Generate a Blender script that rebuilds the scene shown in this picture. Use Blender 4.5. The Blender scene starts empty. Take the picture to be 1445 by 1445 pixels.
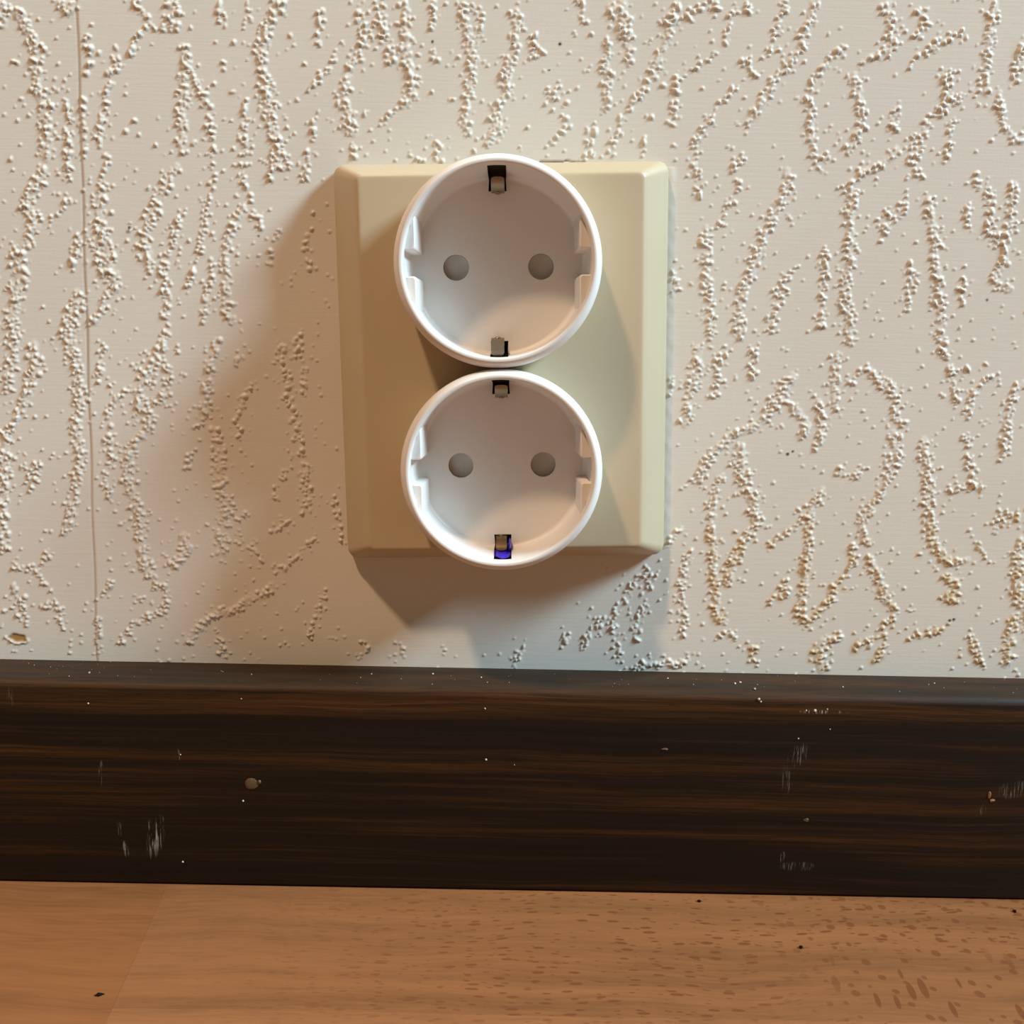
import bpy, bmesh, math, random
import numpy as np
from mathutils import Matrix, Vector

# ---------------------------------------------------------------- camera, light, exposure
MM = 0.001
FLOOR = 128.05            # wall-plane zero (middle of the outlet) sits this many mm above the floor
scene = bpy.context.scene
COL = scene.collection

cam_data = bpy.data.cameras.new('camera')
cam_data.sensor_fit = 'HORIZONTAL'
cam_data.sensor_width = 36.0
cam_data.lens = 1390.49 * 36.0 / 1445.0
cam_data.clip_start = 0.01
cam_data.clip_end = 20.0
camera = bpy.data.objects.new('camera', cam_data)
COL.objects.link(camera)
right = Vector((0.9998057, 0.0000089, 0.0197109))
up = Vector((-0.0194538, 0.1614353, 0.9866915))
fwd = Vector((0.0031732, 0.9868833, -0.1614041))
camera.matrix_world = Matrix(((right.x, up.x, -fwd.x, 1.9647 * MM),
                              (right.y, up.y, -fwd.y, -238.607 * MM),
                              (right.z, up.z, -fwd.z, (3.5754 + FLOOR) * MM),
                              (0, 0, 0, 1)))
scene.camera = camera

scene.view_settings.view_transform = 'Standard'
scene.view_settings.look = 'None'
scene.view_settings.exposure = 0.0
scene.view_settings.gamma = 1.0
scene.view_settings.use_curve_mapping = False

world = bpy.data.worlds.new('room_light')
scene.world = world
world.use_nodes = True
bg = world.node_tree.nodes['Background']
bg.inputs['Color'].default_value = (1.0, 0.72, 0.46, 1)
bg.inputs['Strength'].default_value = 0.125


def area(name, direction, dist, power, color, shape, sx, sy=None):
    d = bpy.data.lights.new(name, 'AREA')
    d.shape = shape
    d.size = sx
    if sy: d.size_y = sy
    d.energy = power
    d.color = color
    o = bpy.data.objects.new(name, d)
    v = Vector(direction).normalized()
    o.location = Vector((0, -0.01, FLOOR * MM)) + v * dist
    o.rotation_euler = v.to_track_quat('Z', 'Y').to_euler()
    COL.objects.link(o)
    return o


area('ceiling_lamp', (-0.72, -1.0, 1.95), 1.75, 19.5, (1.0, 0.69, 0.45), 'DISK', 0.11)
# a wide window in the side wall to the right: seen from the outlet it runs from grazing to about 50 degrees off the wall
window = area('window_daylight', (1, 0, 0), 2.2, 212.0, (0.61, 0.84, 0.98), 'RECTANGLE', 0.72, 0.80)
window.location = (2.2, -0.83, 1.76 + FLOOR * MM)
window.rotation_euler = (0, math.radians(90), 0)

# ---------------------------------------------------------------- helpers


def tag(o, label=None, cat=None, kind=None, group=None):
    if label: o['label'] = label
    if cat: o['category'] = cat
    if kind: o['kind'] = kind
    if group: o['group'] = group
    return o


def link(name, me, mat=None, parent=None, loc=(0, 0, 0)):
    o = bpy.data.objects.new(name, me)
    COL.objects.link(o)
    if mat and me and not me.materials: me.materials.append(mat)
    if parent: o.parent = parent
    o.location = loc
    return o


def mesh(name, verts, faces, smooth=None):
    """verts in millimetres; smooth = sharp-edge angle in degrees, None = flat"""
    me = bpy.data.meshes.new(name)
    me.from_pydata([(x * MM, y * MM, z * MM) for x, y, z in verts], [], faces)
    me.validate()
    bm = bmesh.new(); bm.from_mesh(me)
    bmesh.ops.recalc_face_normals(bm, faces=bm.faces)
    bm.to_mesh(me); bm.free()
    if smooth is not None:
        me.shade_smooth()
        me.set_sharp_from_angle(angle=math.radians(smooth))
    return me


class Acc:
    """collects shapes for one mesh (millimetres)"""
    def __init__(s): s.v = []; s.f = []
    def add(s, v, f):
        n = len(s.v); s.v += v; s.f += [tuple(i + n for i in q) for q in f]; return s
    def loops(s, rings, close_first=False, close_last=False, cyclic=True):
        n = len(rings[0]); v = [p for r in rings for p in r]; f = []
        for a in range(len(rings) - 1):
            for i in range(n if cyclic else n - 1):
                j = (i + 1) % n
                f.append((a * n + i, a * n + j, (a + 1) * n + j, (a + 1) * n + i))
        if close_first: f.append(tuple(range(n)))
        if close_last: f.append(tuple(range((len(rings) - 1) * n, len(rings) * n)))
        return s.add(v, f)
    def mesh(s, name, smooth=None): return mesh(name, s.v, s.f, smooth)


def nt(name):
    m = bpy.data.materials.new(name); m.use_nodes = True
    t = m.node_tree
    return m, t, t.nodes['Principled BSDF']


class G:
    """tiny node helper"""
    def __init__(s, t): s.t = t
    def n(s, typ, **kw):
        o = s.t.nodes.new(typ)
        for k, v in kw.items(): setattr(o, k, v)
        return o
    def put(s, sock, v):
        if isinstance(v, (int, float)): sock.default_value = v
        elif isinstance(v, tuple): sock.default_value = v
        else: s.t.links.new(v, sock)
    def math(s, op, a, b=0.0, c=0.0, clamp=False):
        o = s.n('ShaderNodeMath', operation=op, use_clamp=clamp)
        s.put(o.inputs[0], a); s.put(o.inputs[1], b); s.put(o.inputs[2], c)
        return o.outputs[0]
    def mix(s, f, a, b):
        o = s.n('ShaderNodeMix', data_type='RGBA')
        s.put(o.inputs['Factor'], f); s.put(o.inputs['A'], a); s.put(o.inputs['B'], b)
        return o.outputs['Result']
    def step(s, v, lo, hi):
        o = s.n('ShaderNodeMapRange', interpolation_type='SMOOTHSTEP')
        s.put(o.inputs['Value'], v); s.put(o.inputs['From Min'], lo); s.put(o.inputs['From Max'], hi)
        return o.outputs[0]
    def pos(s):
        o = s.n('ShaderNodeTexCoord'); return o.outputs['Object']
    def sep(s, v):
        o = s.n('ShaderNodeSeparateXYZ'); s.put(o.inputs[0], v); return o.outputs
    def comb(s, x, y, z=0.0):
        o = s.n('ShaderNodeCombineXYZ'); s.put(o.inputs[0], x); s.put(o.inputs[1], y); s.put(o.inputs[2], z); return o.outputs[0]
    def scale(s, v, xyz, loc=(0, 0, 0)):
        o = s.n('ShaderNodeMapping'); s.put(o.inputs['Vector'], v)
        o.inputs['Scale'].default_value = xyz; o.inputs['Location'].default_value = loc
        return o.outputs[0]
    def noise(s, v, scale=1.0, detail=3.0, rough=0.55, dist=0.0):
        o = s.n('ShaderNodeTexNoise'); s.put(o.inputs['Vector'], v)
        o.inputs['Scale'].default_value = scale; o.inputs['Detail'].default_value = detail
        o.inputs['Roughness'].default_value = rough; o.inputs['Distortion'].default_value = dist
        return o.outputs['Fac']
    def bump(s, h, strength, dist, normal=None):
        o = s.n('ShaderNodeBump'); s.put(o.inputs['Height'], h)
        o.inputs['Strength'].default_value = strength; o.inputs['Distance'].default_value = dist
        if normal: s.put(o.inputs['Normal'], normal)
        return o.outputs['Normal']
    def ramp(s, f, stops):
        o = s.n('ShaderNodeValToRGB'); s.put(o.inputs[0], f)
        el = o.color_ramp.elements
        while len(el) < len(stops): el.new(0.5)
        for e, (p, c) in zip(el, stops): e.position = p; e.color = (*c, 1)
        return o.outputs[0]


# ---------------------------------------------------------------- materials
def mat_plain(name, color, rough, metallic=0.0, mottling=0.06, scale=300.0, bump=0.0, coat=0.0):
    m, t, b = nt(name); g = G(t)
    n = g.noise(g.pos(), scale, 3.0)
    dark = tuple(c * (1 - mottling) for c in color) + (1,)
    lite = tuple(min(1, c * (1 + mottling)) for c in color) + (1,)
    g.put(b.inputs['Base Color'], g.mix(n, dark, lite))
    b.inputs['Roughness'].default_value = rough
    b.inputs['Metallic'].default_value = metallic
    b.inputs['Coat Weight'].default_value = coat
    if bump: g.put(b.inputs['Normal'], g.bump(n, 0.3, bump))
    return m


def mat_wall():
    m, t, b = nt('painted_relief_wallpaper'); g = G(t)
    p = g.pos()
    a = g.n('ShaderNodeAttribute', attribute_name='marks')
    mk = g.n('ShaderNodeSeparateColor'); g.put(mk.inputs[0], a.outputs['Color'])
    tone = g.noise(p, 22.0, 3.0)
    c = g.mix(tone, (0.67, 0.63, 0.55, 1), (0.735, 0.705, 0.64, 1))
    c = g.mix(g.math('MULTIPLY', mk.outputs[0], 0.55), c, (0.60, 0.43, 0.20, 1))
    c = g.mix(mk.outputs[1], c, (0.05, 0.042, 0.035, 1))
    c = g.mix(mk.outputs[2], c, (0.40, 0.235, 0.085, 1))
    g.put(b.inputs['Base Color'], c)
    b.inputs['Roughness'].default_value = 0.48
    b.inputs['Specular IOR Level'].default_value = 0.4
    strokes = g.noise(g.scale(p, (90, 90, 1500)), 1.0, 4.0, 0.6)
    grain = g.noise(p, 1400.0, 2.0)
    h = g.math('ADD', g.math('MULTIPLY', strokes, 0.7), g.math('MULTIPLY', grain, 0.3))
    g.put(b.inputs['Normal'], g.bump(h, 0.25, 0.00018))
    return m


def mat_dark_wood():
    m, t, b = nt('dark_stained_wood'); g = G(t)
    p = g.pos(); x, y, z = g.sep(p)
    # grain runs along x and wanders slowly
    wob = g.math('MULTIPLY', g.noise(g.scale(p, (14, 14, 14)), 1.0, 2.0), 0.004)
    q = g.comb(x, y, g.math('ADD', z, wob))
    wide = g.noise(g.scale(q, (4, 60, 190)), 1.0, 3.0, 0.6)
    fine = g.noise(g.scale(q, (16, 300, 1300)), 1.0, 4.0, 0.65)
    pore = g.noise(g.scale(q, (110, 900, 3200)), 1.0, 2.0, 0.5)
    mid = (FLOOR - 75.7) * MM
    top = g.step(z, mid - 0.011, mid - 0.004)
    f = g.math('ADD', g.math('MULTIPLY', wide, 0.62), g.math('MULTIPLY', fine, 0.38))
    f = g.math('ADD', f, g.math('MULTIPLY', top, 0.11))
    c = g.ramp(f, [(0.36, (0.0085, 0.0050, 0.0026)), (0.50, (0.0135, 0.0072, 0.0034)),
                   (0.60, (0.042, 0.0160, 0.0042)), (0.74, (0.085, 0.034, 0.0085))])
    c = g.mix(g.math('MULTIPLY', g.step(pore, 0.52, 0.70), 0.55), c, (0.008, 0.005, 0.003, 1))
    # scuffs: (x, z, half width, half height, lean, strength) in mm
    total = None
    lines = g.noise(g.scale(p, (2600, 2600, 210)), 1.0, 3.0, 0.7)
    lines = g.step(lines, 0.50, 0.66)
    for (sx, sz, rx, rz, lean, k) in SCUFFS:
        dx = g.math('SUBTRACT', x, sx * MM); dz = g.math('SUBTRACT', z, (sz + FLOOR) * MM)
        dx = g.math('SUBTRACT', dx, g.math('MULTIPLY', dz, lean))
        ex = g.math('POWER', g.math('DIVIDE', g.math('ABSOLUTE', dx), rx * MM), 2.0)
        ez = g.math('POWER', g.math('DIVIDE', g.math('ABSOLUTE', dz), rz * MM), 2.0)
        e = g.math('SUBTRACT', 1.0, g.math('ADD', ex, ez), clamp=True)
        e = g.math('MULTIPLY', e, k)
        total = e if total is None else g.math('MAXIMUM', total, e)
    c = g.mix(g.math('MULTIPLY', total, lines, clamp=True), c, (0.33, 0.29, 0.25, 1))
    # settled grey dust on the narrow top ledge
    ledge = g.step(z, mid - 0.0012, mid - 0.0001)
    dn = g.noise(g.scale(p, (60, 300, 60)), 1.0, 4.0, 0.7)
    c = g.mix(g.math('MULTIPLY', ledge, g.math('MULTIPLY_ADD', dn, 1.2, -0.16)), c, (0.033, 0.027, 0.019, 1))
    g.put(b.inputs['Base Color'], c)
    g.put(b.inputs['Roughness'], g.math('MULTIPLY_ADD', ledge, 0.35, g.math('MULTIPLY_ADD', fine, 0.3, 0.36)))
    b.inputs['Specular IOR Level'].default_value = 0.2
    g.put(b.inputs['Normal'], g.bump(fine, 0.15, 0.0002))
    return m


SCUFFS = [(-82.8, -115.5, 2.3, 6.0, 0.22, 1.0), (-83.9, -115.0, 0.55, 4.6, -0.08, 1.2), (-90.2, -119.0, 0.7, 2.6, -0.15, 1.2),
          (-91.5, -113.5, 0.9, 2.2, -0.1, 0.5), (-95.6, -99.8, 0.6, 4.2, 0.1, 0.65), (-76.4, -94.0, 0.4, 1.6, -0.1, 0.7),
          (72.6, -91.5, 2.6, 3.4, 0.3, 0.55), (70.5, -97.5, 2.0, 4.5, -0.2, 0.30), (70.6, -117.6, 0.7, 1.6, 0.1, 0.9),
          (74.5, -120.0, 5.0, 1.4, 0.0, 0.45), (126.0, -99.0, 5.0, 2.6, 0.8, 0.45), (118.5, -104.2, 1.0, 1.6, 0.0, 0.35),
          (78.0, -80.2, 6.5, 0.55, 0.0, 0.9), (-116.2, -80.3, 0.9, 2.6, 0.0, 0.55)]


def mat_beech(name, tint, seed, flecks):
    m, t, b = nt(name); g = G(t)
    p = g.pos(); x, y, z = g.sep(p)
    p0 = g.scale(p, (1, 1, 1), (seed * 0.37, seed * 0.11, 0))
    sway = g.math('MULTIPLY', g.math('SUBTRACT', g.noise(g.scale(p0, (18, 26, 1)), 1.0, 2.0), 0.5), 0.010)
    q = g.comb(x, g.math('ADD', y, sway), seed * 0.05)
    band = g.noise(g.scale(q, (6, 130, 1)), 1.0, 3.0, 0.55)
    grain = g.noise(g.scale(q, (75, 1100, 1)), 1.0, 3.0, 0.6)
    c = g.ramp(g.math('ADD', g.math('MULTIPLY', band, 0.62), g.math('MULTIPLY', grain, 0.38)),
               [(0.30, tuple(v * 0.66 for v in tint)), (0.52, tint), (0.75, tuple(v * 1.24 for v in tint))])
    fl = tuple(v * k for v, k in zip(tint, (0.60, 0.46, 0.38))) + (1,)
    if flecks:
        # short dark dashes, denser towards the right, getting rounder and upright at the far right
        def layer(vx, vy, turn, size, chance, seed2):
            ca, sa = math.cos(turn), math.sin(turn)
            yy = g.math('ADD', y, sway)
            u = g.math('ADD', g.math('MULTIPLY', x, ca), g.math('MULTIPLY', yy, sa))
            w = g.math('SUBTRACT', g.math('MULTIPLY', yy, ca), g.math('MULTIPLY', x, sa))
            o = g.n('ShaderNodeTexVoronoi', voronoi_dimensions='2D')
            g.put(o.inputs['Vector'], g.comb(g.math('MULTIPLY_ADD', u, 1 / (vx * MM), seed2), g.math('MULTIPLY_ADD', w, 1 / (vy * MM), seed2 * 1.7)))
            o.inputs['Scale'].default_value = 1.0; o.inputs['Randomness'].default_value = 0.85
            col = g.n('ShaderNodeSeparateColor'); g.put(col.inputs[0], o.outputs['Color'])
            r = g.math('MULTIPLY', g.math('MULTIPLY_ADD', col.outputs[1], 0.6, 0.5), size)
            e = g.step(g.math('SUBTRACT', r, o.outputs['Distance']), -0.01, 0.05)
            return g.math('MULTIPLY', e, g.math('LESS_THAN', col.outputs[0], chance))
        dens = g.step(x, -0.090, 0.030)
        far = g.step(x, 0.045, 0.085)
        near = g.step(g.math('MULTIPLY', y, -1.0), 0.030, 0.046)
        l1 = g.math('MULTIPLY', layer(6.8, 2.0, 0.05, 0.225, 0.60, 3.1 + seed), dens)
        l2 = g.math('MULTIPLY', layer(4.6, 1.5, -0.06, 0.20, 0.5, 7.7 + seed), g.math('MULTIPLY_ADD', dens, 0.6, 0.15))
        l3 = g.math('MULTIPLY', layer(4.2, 4.6, 0.25, 0.24, 0.6, 1.3 + seed), far)
        l4 = g.math('MULTIPLY', layer(3.6, 15.0, -0.12, 0.24, 0.42, 5.2 + seed), g.math('MULTIPLY', g.step(x, 0.066, 0.080), near))
        keep = g.math('MULTIPLY_ADD', g.math('MULTIPLY', far, near), -0.85, 1.0)
        s = g.math('MAXIMUM', g.math('MULTIPLY', l1, keep), g.math('MULTIPLY', l2, keep))
        s = g.math('MAXIMUM', s, g.math('MAXIMUM', g.math('MULTIPLY', l3, 0.85), l4))
        c = g.mix(g.math('MULTIPLY', s, flecks), c, fl)
    g.put(b.inputs['Base Color'], c)
    b.inputs['Roughness'].default_value = 0.42
    b.inputs['Specular IOR Level'].default_value = 0.35
    g.put(b.inputs['Normal'], g.bump(grain, 0.08, 0.0002))
    return m


M_WALL = mat_wall()
M_BASE = mat_dark_wood()
M_PLATE = mat_plain('aged_ivory_plastic', (0.525, 0.432, 0.285), 0.42, mottling=0.05, scale=60, coat=0.0)
M_WHITE = mat_plain('white_plastic', (0.80, 0.765, 0.725), 0.38, mottling=0.02, scale=120)
M_GREY = mat_plain('grey_shutter_plastic', (0.50, 0.49, 0.45), 0.5, mottling=0.15, scale=500)
M_METAL = mat_plain('tinned_spring_metal', (0.30, 0.26, 0.20), 0.42, metallic=0.85, mottling=0.2, scale=700)
M_TARN = mat_plain('tarnished_spring_metal', (0.15, 0.10, 0.05), 0.4, metallic=0.7, mottling=0.4, scale=900)
M_CAVITY = mat_plain('slot_shade', (0.035, 0.024, 0.016), 0.6)  # near-black colour paints in the shade deep inside the earth slots
M_BLUE = mat_plain('blue_slot_piece', (0.035, 0.012, 0.62), 0.3, mottling=0.4, scale=900)
M_SPECK = mat_plain('pale_dust', (0.55, 0.50, 0.43), 0.8)
M_CRUMB = mat_plain('dark_crumb', (0.012, 0.008, 0.006), 0.95)
M_CRUMB.node_tree.nodes['Principled BSDF'].inputs['Specular IOR Level'].default_value = 0.05
M_PLUG = mat_plain('tan_wood_filler', (0.10, 0.060, 0.028), 0.45, mottling=0.25, scale=900)
M_CHIP = mat_plain('raw_splintered_wood', (0.26, 0.10, 0.035), 0.6, mottling=0.3, scale=900)

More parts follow.
